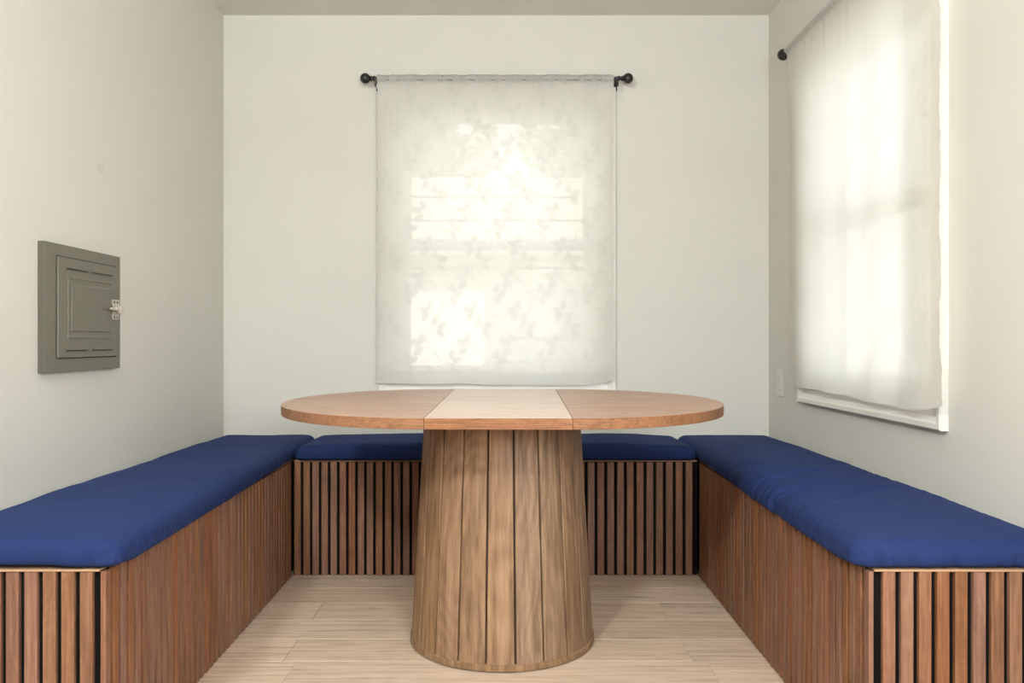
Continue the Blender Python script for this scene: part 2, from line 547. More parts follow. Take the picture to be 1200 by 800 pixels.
for a, c, e, f in ((-0.155, 1.9, 0, 1.64), (-3.2, -0.76, 0, 1.64), (-3.2, 1.9, 1.641, 2.4)):
    obj('dark_gap_sheet', bbox(a, c, 0.0905, 0.10, e, f), M['bark'], fn)  # added dark sheet behind the boards makes the gaps read as shade lines
g = obj('garden_wall', bbox(-4, 3, 0, 0.2, 0, 2.3, 0.01), M['stucco'], None, loc=(0, 11.0, -0.3))
tag(g, 'sunlit white garden wall seen through the gap in the fence', 'wall')


def tree(loc, rad, hgt, n, seed, label):
    t0 = empty('garden_tree', loc)
    tag(t0, label, 'tree')
    bm = lathe([(0.13, 0), (0.09, hgt * 0.5), (0.05, hgt)], seg=10)
    obj('trunk', bm, M['bark'], t0, smooth=True)
    rnd = random.Random(seed)
    vs, fs = [], []
    for i in range(n):
        while True:
            p = Vector((rnd.uniform(-1, 1), rnd.uniform(-1, 1), rnd.uniform(-1, 1)))
            if p.length < 1: break
        if noise.noise(p * 2.1 + Vector((seed, 0, 0))) < -0.12: continue
        c = Vector((p.x * rad, p.y * rad, hgt + p.z * rad * 0.8))
        q = Matrix.Rotation(rnd.uniform(0, 6.3), 3, 'Z') @ Matrix.Rotation(rnd.uniform(0, 3), 3, 'X')
        s = rnd.uniform(0.05, 0.09)
        b0 = len(vs)
        for v in ((-s, 0, 0), (0, -s * .45, 0.01), (s, 0, 0), (0, s * .45, 0.01)):
            vs.append(tuple(c + q @ Vector(v)))
        fs.append((b0, b0 + 1, b0 + 2, b0 + 3))
    me = bpy.data.meshes.new('foliage'); me.from_pydata(vs, [], fs)
    tag(link_mesh('foliage', me, M['foliage'], t0), kind='stuff')


tree((-1.5, 13.2, -0.3), 1.4, 4.5, 7000, 3, 'leafy tree behind the fence, nearer the left edge of the back window')
tree((1.6, 12.9, -0.3), 1.4, 4.5, 7000, 8, 'leafy tree behind the fence, nearer the right edge of the back window')


# ------------------------------------------------------------------ curtains and rods
def leaf_mask(U, V):
    """U, V arrays in metres; vines of paired leaves on a 0.20 x 0.30 m repeat"""
    pu, pv = 0.20, 0.30
    m = np.zeros_like(U)
    stem = []
    for tt in np.linspace(0, 1, 60):
        v = tt * pv
        u = 0.10 + 0.035 * math.sin(2 * math.pi * tt)
        stem.append((u, v))
    leaves = []
    rnd = random.Random(7)
    for j in range(4):
        v = pv * (j + 0.25) / 4
        u = 0.10 + 0.035 * math.sin(2 * math.pi * v / pv)
        side = 1 if j % 2 else -1
        # a side twig with three leaves
        ex, ez = u + side * 0.035, v + 0.015
        for tt in np.linspace(0, 1, 10):
            stem.append((u + side * 0.035 * tt, v + 0.015 * tt ** 1.5))
        for a in (20, 85, -50):
            ang = R(a + rnd.uniform(-10, 10))
            dx, dz = side * math.cos(ang), math.sin(ang)
            ln = rnd.uniform(0.046, 0.058)
            leaves.append((ex + dx * ln * 0.68, ez + dz * ln * 0.68, math.atan2(dz, dx), ln, ln * 0.58))
    def wrap(d, p): return (d + p / 2) % p - p / 2
    for (cx, cz, a, ln, wd) in leaves:
        du, dv = wrap(U - cx, pu), wrap(V - cz, pv)
        p = du * math.cos(a) + dv * math.sin(a)
        q = -du * math.sin(a) + dv * math.cos(a)
        tpos = np.clip(p / (ln / 2), -1, 1)
        half = wd / 2 * (1 - tpos ** 2) ** 0.8 * (1 - 0.25 * tpos)
        d = half - np.abs(q)
        d = np.where(np.abs(p) > ln / 2, -0.01, d)
        m = np.maximum(m, np.clip(d / 0.003 + 0.5, 0, 1))
    for (cx, cz) in stem:
        d = 0.0032 - np.hypot(wrap(U - cx, pu), wrap(V - cz, pv))
        m = np.maximum(m, np.clip(d / 0.0025 + 0.5, 0, 1))
    return m


def curtain(loc, rz, u0, u1, zb_l, zb_r, zr, label, seed, so=0.058, rod_gaps=True, mat='sheer'):
    """u along the wall, hung on a rod at height zr standing 'so' off the wall (local -Y)"""
    nu = int((u1 - u0) / 0.0046)
    us = np.linspace(u0, u1, nu + 1)
    head = [(-0.014, so - 0.010), (-0.004, so - 0.013), (0.009, so - 0.006), (0.016, so - 0.001), (0.0165, so + 0.001),
            (0.010, so + 0.004), (0.006, so + 0.011), (0.0, so + 0.0135), (-0.005, so + 0.0115), (-0.009, so + 0.0085), (-0.013, so + 0.004), (-0.020, so + 0.001)]
    nh = len(head)
    nv = int((zr - 0.02 - min(zb_l, zb_r)) / 0.0046)
    rnd = np.random.RandomState(seed)
    def wob(x, fs, amp):
        s = np.zeros_like(x)
        for f in fs:
            s = s + amp / len(fs) * np.sin(x * f + rnd.uniform(0, 6.3))
        return s
    ruffle = wob(us, [190, 260, 340, 90], 0.0040)
    topz = wob(us, [37, 71, 160, 233], 0.0035)
    fine = wob(us, [63, 97, 41, 23], 0.004)
    broad = wob(us, [9, 17, 29], 0.008)
    zb = zb_l + (zb_r - zb_l) * (us - u0) / (u1 - u0) + wob(us, [11, 23], 0.003)
    # the far corner of the hem curls up a little
    zb = zb + 0.030 * np.clip((us - (u1 - 0.16)) / 0.16, 0, 1) ** 2
    V = []
    ATT = []
    rows = []
    for i, (dz, wv_) in enumerate(head):
        rows.append((us, zr + dz + (topz if 2 < i < 6 else 0) + 0 * us, wv_ + ruffle * (0.9 if i > 1 else 0.3)))
    for j in range(nv + 1):
        f = j / nv
        zz = (zr - 0.026) + (zb - (zr - 0.026)) * f
        flare = (us - (u0 + u1) / 2) * (0.010 * f)
        edge = np.minimum(us - u0, u1 - us)
        uu = us + flare + np.where(edge < 0.02, 0.0022 * np.sin(zz * 60 + seed) + 0.0015 * np.sin(zz * 131), 0)
        fall = math.exp(-f * 9)
        ww = so + 0.001 + fine * fall + broad * min(1, f * 2.5) - 0.010 * min(1, f * 4)
        ww = ww + 0.003 * np.sin(zz * 21 + us * 6) * f
        if f > 0.90:
            ww = ww + 0.004 * np.sin(us * 24 + 1) * (f - 0.90) * 10
        ww = np.maximum(ww, 0.034)
        rows.append((uu, zz, ww))
    nrow = len(rows)
    arr = np.zeros((nrow, nu + 1, 3))
    for k, (a, zz, ww) in enumerate(rows):
        arr[k, :, 0] = a; arr[k, :, 1] = -ww; arr[k, :, 2] = zz
    U = np.tile(us, (nrow, 1)); Z = arr[:, :, 2]
    mask = leaf_mask(U - u0 + 0.013 * seed, Z - 0.75)
    edge = np.minimum(U - u0, u1 - U)
    mask = np.maximum(mask, np.where(edge < 0.014, 1.0, 0))
    mask = np.maximum(mask, np.where(Z - zb[None, :] < 0.062, 1.0, 0))
    mask[:nh, :] = 0.0
    idx = np.arange(nrow * (nu + 1)).reshape(nrow, nu + 1)
    f4 = np.stack([idx[:-1, :-1], idx[:-1, 1:], idx[1:, 1:], idx[1:, :-1]], -1)
    keep = np.ones(f4.shape[:2], bool)
    # scalloped holes below the header stitching let the rod show through
    gap = wob(us[:-1], [55, 83, 131], 1.0) > 0.28
    for rr in ((9,) if rod_gaps else ()):
        keep[rr, :] = ~gap
    faces = f4[keep].reshape(-1, 4)
    me = bpy.data.meshes.new('sheer_curtain')
    me.vertices.add(arr.shape[0] * arr.shape[1])
    me.vertices.foreach_set('co', arr.reshape(-1))
    me.loops.add(len(faces) * 4)
    me.loops.foreach_set('vertex_index', faces.reshape(-1).astype(np.int32))
    me.polygons.add(len(faces))
    me.polygons.foreach_set('loop_start', np.arange(0, len(faces) * 4, 4, dtype=np.int32))
    me.update(calc_edges=True)
    at = me.attributes.new('leaf', 'FLOAT', 'POINT')
    at.data.foreach_set('value', mask.reshape(-1).astype(np.float32))
    o = link_mesh('sheer_curtain', me, M[mat], None, loc=loc, rot=(0, 0, rz), smooth=True)
    tag(o, label, 'curtain')
    return o


def rod(loc, rz, u0, u1, zr, so, label):
    r = empty('curtain_rod', loc, rz)
    tag(r, label, 'curtain rod')
    y = -so
    obj('pole', lathe([(0.0075, u0), (0.0075, u1)], 'X', 16, off=(0, y, zr)), M['black'], r, smooth=False)
    for s, u in ((-1, u0), (1, u1)):
        # collar, neck and ball turned about the pole axis
        pr = [(0.0, -0.001), (0.012, 0.0), (0.012, 0.005), (0.008, 0.008), (0.008, 0.012), (0.0125, 0.014), (0.0125, 0.018), (0.007, 0.021)]
        bm = lathe([(a, u + s * h) for a, h in pr], 'X', 20, off=(0, y, zr))
        c = 0.042
        prb = [(0.0235 * math.sin(t_), u + s * (c - 0.0235 * math.cos(t_))) for t_ in np.linspace(0, math.pi, 17)]
        lathe(prb, 'X', 24, bm=bm, off=(0, y, zr))
        obj('finial', bm, M['black'], r, smooth=True)
        # cup bracket: wall plate, arm and cradle
        ub = u - s * 0.006
        bm = bbox(ub - 0.007, ub + 0.007, -0.004, 0.0, zr - 0.040, zr + 0.012, 0.001)
        box(bm, ub - 0.003, ub + 0.003, y - 0.004, -0.003, zr - 0.014, zr - 0.008)
        box(bm, ub - 0.004, ub + 0.004, y - 0.011, y + 0.011, zr - 0.013, zr - 0.009)
        box(bm, ub - 0.004, ub + 0.004, y - 0.012, y - 0.009, zr - 0.040, zr + 0.006)
        lathe([(0.0, y - 0.020), (0.004, y - 0.020), (0.004, y - 0.009)], 'Y', 12, bm=bm, off=(ub, 0, zr - 0.024))
        obj('bracket', bm, M['black'], r)
    return r


ZR = 2.137
SO = 0.058
sB = (YB - SO) / F
def bx(px): return (px - 592) * (YB - SO) / F
rod((0, YB, 0), 0, bx(439), bx(725), ZR, SO, 'black rod with ball finials across the back wall, above the head-on curtain')
curtain((0, YB, 0), 0, bx(442), bx(719), 0.762, 0.748, ZR,
        'white sheer leaf-patterned curtain on the back wall, behind the table', 3)
# right window: local X runs towards the camera (-Y)
rod((XR, 0, 0), R(-90), -3.315, -2.115, ZR, SO, 'black rod with ball finials on the right wall, mostly hidden by its curtain')
curtain((XR, 0, 0), R(-90), -3.305, -2.160, 0.775, 0.750, ZR,
        'white sheer curtain on the right wall, cut off by the top of the frame', 5, rod_gaps=False, mat='sheer_dense')

# ------------------------------------------------------------------ outlet
ot = empty('wall_outlet', (XR, 3.556, 0.768), R(-90))
tag(ot, 'small ivory wall outlet low beside the right curtain, near the corner', 'outlet')
obj('cover_plate', bbox(-0.036, 0.036, -0.006, -0.0003, -0.058, 0.058, 0.002, 2), M['outlet'], ot)
for zz in (-0.02, 0.02):
    s = obj('socket', prism([(0.017 * math.cos(a), 0.0145 * math.sin(a)) for a in np.linspace(0, 2 * math.pi, 17)[:-1]], 0.0, 0.003),
            M['outlet'], ot, loc=(0, -0.006, zz), rot=(R(90), 0, 0))
    bm = bbox(-0.008, -0.006, -0.001, 0.006, 0.0025, 0.0034); box(bm, 0.006, 0.008, -0.001, 0.006, 0.0025, 0.0034)
    obj('slot', bm, M['slot'], s)

# ------------------------------------------------------------------ electrical panel on the left wall
PY0, PY1, PZ0, PZ1 = 2.238, 2.675, 0.863, 1.228
PC = ((PY0 + PY1) / 2, (PZ0 + PZ1) / 2)
pn = empty('electrical_panel', (XL, PC[0], PC[1]), R(90))     # local X -> +Y world, local -Y -> into the room (+X)
tag(pn, 'olive grey metal electrical panel with latched door on the left wall', 'electrical panel')
hw, hh = (PY1 - PY0) / 2, (PZ1 - PZ0) / 2
D0 = -0.020
dl, dr, db, dt = -hw + 0.058, hw - 0.028, -hh + 0.040, hh - 0.036   # door opening
bm = bmesh.new()
box(bm, -hw, hw, D0 + 0.001, -0.0003, -hh, hh)
obj('box', bm, M['panel_side'], pn)
bm = bmesh.new()
box(bm, -hw, dl - 0.0015, D0, D0 + 0.001, -hh, hh)
box(bm, dr + 0.0015, hw, D0, D0 + 0.001, -hh, hh)
box(bm, dl - 0.0015, dr + 0.0015, D0, D0 + 0.001, -hh, db - 0.002)
box(bm, dl - 0.0015, dr + 0.0015, D0, D0 + 0.001, dt + 0.002, hh)
obj('cover', frame_ring(bmesh.new(), dl - 0.0015, dr + 0.0015, db - 0.0015, dt + 0.0015, [(0, D0 - 0.0005), (0.0, D0 - 0.004), (0.002, D0 - 0.005), (0.0225, D0 - 0.005), (0.0235, D0 - 0.0005)]) if False else bm, M['panel'], pn)
obj('door_gap', bbox(dl - 0.0016, dr + 0.0016, D0 - 0.0004, D0 + 0.0008, db - 0.003, dt + 0.003), M['panel_dark'], pn)
dy = D0 - 0.0052
door = obj('door', bbox(dl, dr, dy, D0 - 0.0005, db, dt, 0.0012), M['panel'], pn)
# pressed field: recessed outline and raised centre
cx0, cx1, cz0, cz1 = dl + 0.056, dr - 0.040, db + 0.062, dt - 0.060
bm = frame_ring(bmesh.new(), cx0, cx1, cz0, cz1, [(0.0, dy), (0.0008, dy - 0.0016), (0.0045, dy - 0.0016), (0.0060, dy)])
obj('pressed_outline', bm, M['panel'], door)
bm = bmesh.new()
prof = [(cx0 + 0.012, cx1 - 0.006, cz0 + 0.014, cz1 - 0.014, dy), (cx0 + 0.015, cx1 - 0.009, cz0 + 0.017, cz1 - 0.017, dy - 0.0022)]
lv = [[bm.verts.new((x, yy, z_)) for x, z_ in ((a, c), (b_, c), (b_, d), (a, d))] for a, b_, c, d, yy in prof]
for k in range(4): bm.faces.new((lv[0][k], lv[0][(k + 1) % 4], lv[1][(k + 1) % 4], lv[1][k]))
bm.faces.new(lv[1])
obj('raised_field', bm, M['panel'], door)
mid = (dl + dr) / 2 - 0.004
for z_ in (dt - 0.026, db + 0.026):
    for a, b_ in ((dl + 0.040, mid - 0.012), (mid + 0.016, dr - 0.034)):
        bm = bbox(a, b_, dy - 0.0022, dy, z_ - 0.0045, z_ + 0.0045, 0.0010)
        obj('louvre', bm, M['panel'], door)
        obj('louvre_slot', bbox(a + 0.002, b_ - 0.002, dy - 0.0035, dy - 0.0002, z_ - 0.0066, z_ - 0.0044), M['panel_dark'], door)
# latch near the far edge of the door
la = empty('latch', (0, 0, 0), 0, pn)
lx, lz = dr - 0.018, (cz0 + cz1) / 2 + 0.004
la.location = (lx, dy - 0.0003, lz)
me = bpy.data.meshes.new('plate_part')
b3 = bbox(-0.024, 0.022, -0.003, 0.0, 0.013, 0.033, 0.003, 2)
b3.to_mesh(me); b3.free()
bm = bbox(-0.022, 0.020, -0.003, 0.0, -0.032, -0.013, 0.003, 2)
bm.from_mesh(me)
box(bm, -0.018, 0.016, -0.0028, 0.0, -0.014, 0.014)
obj('latch_plate', bm, M['chrome'], la)
for x_ in (-0.010, 0.010):
    for z_ in (-0.024, 0.024):
        obj('screw', lathe([(0.0042, -0.0038), (0.0042, -0.0030)], 'Y', 12, off=(x_, 0, z_)), M['slot'], la)
obj('latch_body', bbox(-0.014, 0.010, -0.026, -0.0031, -0.014, 0.014, 0.0025, 2), M['chrome'], la)
bm = bmesh.new()
rings = []
for (x_, y_, r_) in [(-0.013, -0.012, 0.0085), (-0.030, -0.014, 0.0080), (-0.046, -0.016, 0.0060), (-0.060, -0.017, 0.0048), (-0.066, -0.017, 0.0030)]:
    rings.append([bm.verts.new((x_, y_ + r_ * 0.6 * math.cos(a), 0.001 + r_ * math.sin(a))) for a in np.linspace(0, 2 * math.pi, 13)[:-1]])
for a, b_ in zip(rings, rings[1:]):
    for k in range(12): bm.faces.new((a[k], a[(k + 1) % 12], b_[(k + 1) % 12], b_[k]))
bm.faces.new(rings[0]); bm.faces.new(rings[-1])
obj('lever', bm, M['chrome'], la, smooth=True)
bm = lathe([(0.0, 0.030), (0.003, 0.029), (0.006, 0.022), (0.006, 0.009)], 'X', 12, off=(0, -0.012, -0.006))
obj('catch', bm, M['black'], la, smooth=True)

# ------------------------------------------------------------------ benches
HB = 0.4655         # top of the rim board
YF, YI = 1.724, 3.288   # open front end and inner face of the back bench
XIL, XIR = -0.862, 0.782
ST, FT = 0.011, 0.009   # slat and felt thickness


def slat_mesh(wd, h, name='slat'):
    bm = bbox(0, wd, -ST, 0, 0, h, 0.0008)
    me = bpy.data.meshes.new(name)
    bmesh.ops.recalc_face_normals(bm, faces=bm.faces)
    bm.to_mesh(me); bm.free()
    me.materials.append(M['slat'])
    return me


def slats(parent, origin, rz, start, pitch, n, wd, h, rnd, z0=0.002):
    """origin: a point on the felt face; slats advance along local X turned by rz"""
    me = slat_mesh(wd, h)
    ca, sa = math.cos(rz), math.sin(rz)
    for k in range(n):
        u = start + k * pitch + rnd.uniform(-0.0004, 0.0004)
        link_mesh('slat', me, None, parent, loc=(origin[0] + u * ca, origin[1] + u * sa, z0 + rnd.uniform(-0.0008, 0.0008)), rot=(0, 0, rz))


rnd = random.Random(11)
SH = HB - 0.005 - 0.002
# left bench
def splay(ox, ix, deg):
    """origin of a bench turned by deg about its inner back corner"""
    th = R(deg)
    rx, ry = ix - ox, YI - YF
    return (ix - (rx * math.cos(th) - ry * math.sin(th)), YI - (rx * math.sin(th) + ry * math.cos(th)), 0)


b1 = empty('slatted_bench', splay(XL, XIL, 0.42), R(0.42)); o0 = Vector((XL, YF, 0))
tag(b1, 'walnut-slatted box bench along the left wall, under the electrical panel', 'bench', 'slatted bench boxes around the nook')
g = 0.0005
def rel(o0, x0, x1, y0, y1, z0, z1, bev=0.0):
    return bbox(x0 - o0.x, x1 - o0.x, y0 - o0.y, y1 - o0.y, z0, z1, bev)
obj('carcass', rel(o0, XL + 0.006, XIL - ST - FT, YF + ST + FT, YB - 0.008, 0.0005, HB - 0.0075), M['core'], b1)
obj('felt_backing', rel(o0, XIL - ST - FT, XIL - ST, YF + ST, YI - 0.002, 0.0005, HB - 0.008), M['felt'], b1)
obj('felt_backing', rel(o0, XL + g, XIL - ST - FT - 0.0002, YF + ST, YF + ST + FT - 0.0002, 0.0005, HB - 0.008), M['felt'], b1)
obj('rim_board', rel(o0, XL + 0.006, XIL - 0.0115, YF - 0.002, YB - 0.008, HB - 0.0045, HB, 0.001), M['rim'], b1)
WL = XIL - XL
# inner face (faces +X): slats advance along +Y, outward normal +X  -> local -Y must be +X : rz = +90
slats(b1, (WL - ST, 0, 0), R(90), 0.0015, 0.0370, int((YI - YF) / 0.0370), 0.0232, SH, rnd)
# open end (faces -Y): slats advance +X
me_w = 0.0270
n_end = 10
slats(b1, (0, ST, 0), 0, WL - ST - FT - 0.008 - 9 * 0.0390 - me_w + 0.0005, 0.0390, n_end, me_w, SH, rnd)

# right bench
o0 = Vector((XR, YF, 0))
b2 = empty('slatted_bench', splay(XR, XIR, -0.32), R(-0.32))
tag(b2, 'walnut-slatted box bench along the right wall, under the right window', 'bench', 'slatted bench boxes around the nook')
obj('carcass', rel(o0, XIR + ST + FT, XR - 0.006, YF + ST + FT, YB - 0.008, 0.0005, HB - 0.0075), M['core'], b2)
obj('felt_backing', rel(o0, XIR + ST, XIR + ST + FT, YF + ST, YI - 0.002, 0.0005, HB - 0.008), M['felt'], b2)
obj('felt_backing', rel(o0, XIR + ST + FT + 0.0002, XR - g, YF + ST, YF + ST + FT - 0.0002, 0.0005, HB - 0.008), M['felt'], b2)
obj('rim_board', rel(o0, XIR + 0.0115, XR - 0.006, YF - 0.002, YB - 0.008, HB - 0.0045, HB, 0.001), M['rim'], b2)
WR = XIR - XR
# inner face (faces -X): advance along -Y, rz = -90
n_r = int((YI - YF) / 0.0370)
slats(b2, (WR + ST, 0, 0), R(-90), -0.0015 - (n_r - 1) * 0.0370 - 0.0232, 0.0370, n_r, 0.0232, SH, rnd)
slats(b2, (WR, ST, 0), 0, 0.0300, 0.0384, 10, 0.0265, SH, rnd)

# back bench
b0 = Vector((0, YI, 0))
b3_ = empty('slatted_bench', (0, YI, 0))
tag(b3_, 'walnut-slatted box bench along the back wall, behind the table pedestal', 'bench', 'slatted bench boxes around the nook')
obj('carcass', rel(b0, XIL + 0.005, XIR - 0.005, YI + ST + FT, YB - g, 0.0005, HB - 0.0075), M['core'], b3_)
obj('felt_backing', rel(b0, XIL + g, XIR - g, YI + ST + 0.0025, YI + ST + FT - 0.0002, 0.0005, HB - 0.008), M['felt'], b3_)
obj('rim_board', rel(b0, XIL + 0.0015, XIR - 0.0015, YI + 0.012, YB - g, HB - 0.0045, HB, 0.001), M['rim'], b3_)
slats(b3_, (0, ST + 0.0025, 0), 0, -0.8560, 0.0368, 22, 0.0255, SH, rnd)
slats(b3_, (0, ST + 0.0025, 0), 0, -0.022, 0.0397, 20, 0.0272, SH, rnd)


# ------------------------------------------------------------------ cushions
def cushion(x_in, x_out_, y0, y1, T, z0, label, seed, wrinkle=None, taper=None, axis='Y', res=0.0068, corner=0.035, lift=None, bulge=0.014, skirt=0):
    """rounded slab draped in canvas. Local origin at its centre bottom; creases are modelled in the mesh"""
    W, Lh = abs(x_out_ - x_in), y1 - y0
    cx, cy = (x_in + x_out_) / 2, (y0 + y1) / 2
    nx, ny, nz = int(W / res), int(Lh / res), max(6, int(T / res * 1.2))
    vid, P, Fc = {}, [], []
    def key(i, j, k):
        q = (i, j, k)
        if q not in vid:
            vid[q] = len(P)
            P.append((i / nx * W - W / 2, j / ny * Lh - Lh / 2, k / nz * T))
        return vid[q]
    for i in range(nx):
        for j in range(ny):
            Fc.append((key(i, j, nz), key(i + 1, j, nz), key(i + 1, j + 1, nz), key(i, j + 1, nz)))
            Fc.append((key(i, j, 0), key(i, j + 1, 0), key(i + 1, j + 1, 0), key(i + 1, j, 0)))
    for k in range(nz):
        for i in range(nx):
            Fc.append((key(i, 0, k), key(i + 1, 0, k), key(i + 1, 0, k + 1), key(i, 0, k + 1)))
            Fc.append((key(i, ny, k), key(i, ny, k + 1), key(i + 1, ny, k + 1), key(i + 1, ny, k)))
        for j in range(ny):
            Fc.append((key(0, j, k), key(0, j, k + 1), key(0, j + 1, k + 1), key(0, j + 1, k)))
            Fc.append((key(nx, j, k), key(nx, j + 1, k), key(nx, j + 1, k + 1), key(nx, j, k + 1)))
    P = np.array(P)
    hx, hy = W / 2, Lh / 2
    rc, rt, rb = corner, T * 0.52, T * 0.26
    inn = np.stack([np.clip(P[:, 0], -hx + rc, hx - rc), np.clip(P[:, 1], -hy + rc, hy - rc), np.clip(P[:, 2], rb, T - rt)], 1)
    rz_ = np.where(P[:, 2] > T / 2, rt, rb)
    d = (P - inn) / np.stack([np.full(len(P), rc), np.full(len(P), rc), rz_], 1)
    n = np.linalg.norm(d, axis=1, keepdims=True)
    n[n < 1e-9] = 1
    sc_ = np.maximum(np.abs(d).max(axis=1, keepdims=True), 1e-9)
    dn = d / n * np.minimum(1.0, sc_)      # keeps the spacing on the rounded rims
    Q = inn + dn * np.stack([np.full(len(P), rc), np.full(len(P), rc), rz_], 1)
    nrm = dn / np.maximum(np.linalg.norm(dn, axis=1, keepdims=True), 1e-9)
    x, y, z = Q[:, 0], Q[:, 1], Q[:, 2]
    up = np.clip((z - T * 0.5) / (T * 0.5), 0, 1)
    dome = np.clip((1 - (x / hx) ** 4), 0, 1) * np.clip((1 - (y / hy) ** 8), 0, 1)
    Q[:, 2] += bulge * dome * up
    ns = np.array([noise.noise(Vector((a * 4.5 + seed * 9.1, b_ * 3.3, c * 3))) for a, b_, c in Q])
    ns2 = np.array([noise.noise(Vector((a * 13 + seed * 3.1, b_ * 13, c * 9))) for a, b_, c in Q])
    Q[:, 2] += (0.0055 * ns + 0.0012 * ns2) * up
    side = np.clip(np.hypot(nrm[:, 0], nrm[:, 1]), 0, 1) * np.where(z > 0.002, 1, 0.4)
    # hem gathers: short vertical puckers that fade upwards
    peri = np.where(np.abs(nrm[:, 0]) > np.abs(nrm[:, 1]), y, x)
    low = np.clip(1 - z / (T * 0.85), 0, 1)
    g1 = np.array([noise.noise(Vector((p * 34 + seed, c * 5, seed * 2.0))) for p, c in zip(peri, z)])
    g2 = np.array([noise.noise(Vector((p * 85 + seed, c * 9, seed * 5.0))) for p, c in zip(peri, z)])
    sharp = -np.abs(g1) * 2 + 0.35
    amp = (0.0085 * sharp + 0.003 * g2) * low * side
    Q[:, 0] += nrm[:, 0] * (amp + 0.003 * ns * side)
    Q[:, 1] += nrm[:, 1] * (amp + 0.003 * ns * side)
    if wrinkle:
        wrinkle(Q, x, y, z, up, side, nrm, hx, hy, T)
    if skirt:
        ov = np.clip((np.abs(x + skirt * (hx - 0.012)) < 0.02) * 1.0, 0, 1) * np.clip(1 - z / (T * 0.8), 0, 1)
        Q[:, 2] -= 0.009 * ov * np.clip((y + hy - 0.05) / 0.05, 0, 1) * np.clip((hy * 0.6 - y) / hy, 0, 1)
    if lift is not None:
        Q[:, 2] += lift(x, y, z)
    wx, wy = Q[:, 0] + cx, Q[:, 1] + cy
    if taper is not None:
        wx = taper(wx, wy)
        Q[:, 0] = wx - cx
    me = bpy.data.meshes.new('seat_cushion')
    me.from_pydata([tuple(p) for p in Q], [], Fc)
    o = link_mesh('seat_cushion', me, M['navy'], None, loc=(cx, cy, z0), smooth=True)
    tag(o, label, 'cushion', 'navy bench cushions')
    return o


def crease(Q, nrm, x, y, z, x0, y0, ux, uy, length, width, depth, zlo, zhi, slant=0.25):
    """one tuck: a narrow valley with a ridge beside it running up the side"""
    width, depth = width * 1.8, depth * 1.9
    t_ = (x - x0) * ux + (y - y0) * uy + (z - zhi) * slant
    f = np.exp(-(t_ / width) ** 2) - 0.7 * np.exp(-((t_ - width * 1.6) / width) ** 2)
    near = np.clip(1 - np.abs((x - x0) * uy - (y - y0) * ux) / length, 0, 1)
    zf = np.clip((z - zlo) / 0.01, 0, 1) * np.clip((zhi - z) / 0.015, 0, 1)
    a = -depth * f * near * zf
    Q[:, 0] += nrm[:, 0] * a
    Q[:, 1] += nrm[:, 1] * a


def wr_right(Q, x, y, z, up, side, nrm, hx, hy, T):
    # long taut wrinkles across the seat, strongest at the inner (left) edge, mid-length
    v = y + 0.05 * np.sin(x * 5 + 1) + 0.03 * x
    inner = np.clip((hx - x) / (2 * hx), 0, 1)
    env = np.exp(-((y + 0.30) / 0.36) ** 2) * (0.15 + 0.85 * inner ** 1.3)
    w1 = np.array([noise.noise(Vector((a * 2.6, b_ * 27 + 3, 1.7))) for a, b_ in zip(x, v)])
    w2 = np.array([noise.noise(Vector((a * 4.2, b_ * 58 + 9, 5.1))) for a, b_ in zip(x, v)])
    ridge = (0.30 - np.abs(w1)) * 1.6 + 0.9 * w2
    Q[:, 2] += 0.019 * ridge * env * up
    a = 0.013 * ridge * env * side * np.where(x < 0, 1, 0.2)
    Q[:, 0] += nrm[:, 0] * a
    crease(Q, nrm, x, y, z, -hx + 0.045, -hy, 0.93, 0.2, 0.06, 0.004, 0.004, 0.004, T * 0.8)
    crease(Q, nrm, x, y, z, -hx + 0.115, -hy, 1.0, 0.0, 0.05, 0.005, 0.0035, 0.0, T * 0.6)


def wr_left(Q, x, y, z, up, side, nrm, hx, hy, T):
    crease(Q, nrm, x, y, z, hx - 0.012, -hy + 0.012, -0.75, 0.66, 0.05, 0.0035, 0.005, 0.004, T * 0.85)
    crease(Q, nrm, x, y, z, hx - 0.055, -hy, -1.0, 0.0, 0.05, 0.004, 0.0035, 0.0, T * 0.8)
    for yy in (0.09, 0.115, 0.14, 0.16):
        crease(Q, nrm, x, y, z, hx, -hy + yy, 0.0, 1.0, 0.05, 0.0045, 0.0025, T * 0.15, T * 0.95)
    # soft drag lines across the top
    w1 = np.array([noise.noise(Vector((a * 1.4, b_ * 7 + 3, 4.7))) for a, b_ in zip(x, y)])
    Q[:, 2] += 0.0022 * w1 * up


def wr_back(Q, x, y, z, up, side, nrm, hx, hy, T):
    w1 = np.array([noise.noise(Vector((a * 16, b_ * 3 + 3, 4.7))) for a, b_ in zip(x + 0.5 * z, y)])
    f = np.clip((-y) / hy, 0, 1)
    Q[:, 2] += 0.0022 * w1 * up * f
    Q[:, 1] += 0.0035 * w1 * side * np.where(y < 0, 1, 0)


TC = 0.058
ZCU = HB + 0.0004
def taper_l(wx, wy):
    f = np.clip((YI - wy) / (YI - YF), 0, 1.05)
    s = np.clip((wx - XL) / (XIL - XL), 0, 1.2)
    return wx + 0.040 * f * s
def taper_r(wx, wy):
    f = np.clip((YI - wy) / (YI - YF), 0, 1.05)
    s = np.clip((XR - wx) / (XR - XIR), 0, 1.2)
    return wx - 0.042 * f * s
cushion(XIL, XL + 0.002, YF - 0.008, YB - 0.004, TC, ZCU, 'long navy blue cushion on the left bench, smooth with a tucked front corner', 1.0,
        wr_left, taper_l, lift=lambda x, y, z: 0.0035 * np.clip((-y - 0.75) / 0.2, 0, 1) * np.clip((0.13 - x) / 0.05, 0, 1), skirt=-1)
cushion(XIR, XR - 0.002, YF - 0.008, YB - 0.004, TC, ZCU, 'long navy blue cushion on the right bench, wrinkled along its middle', 2.0,
        wr_right, taper_r, skirt=1)
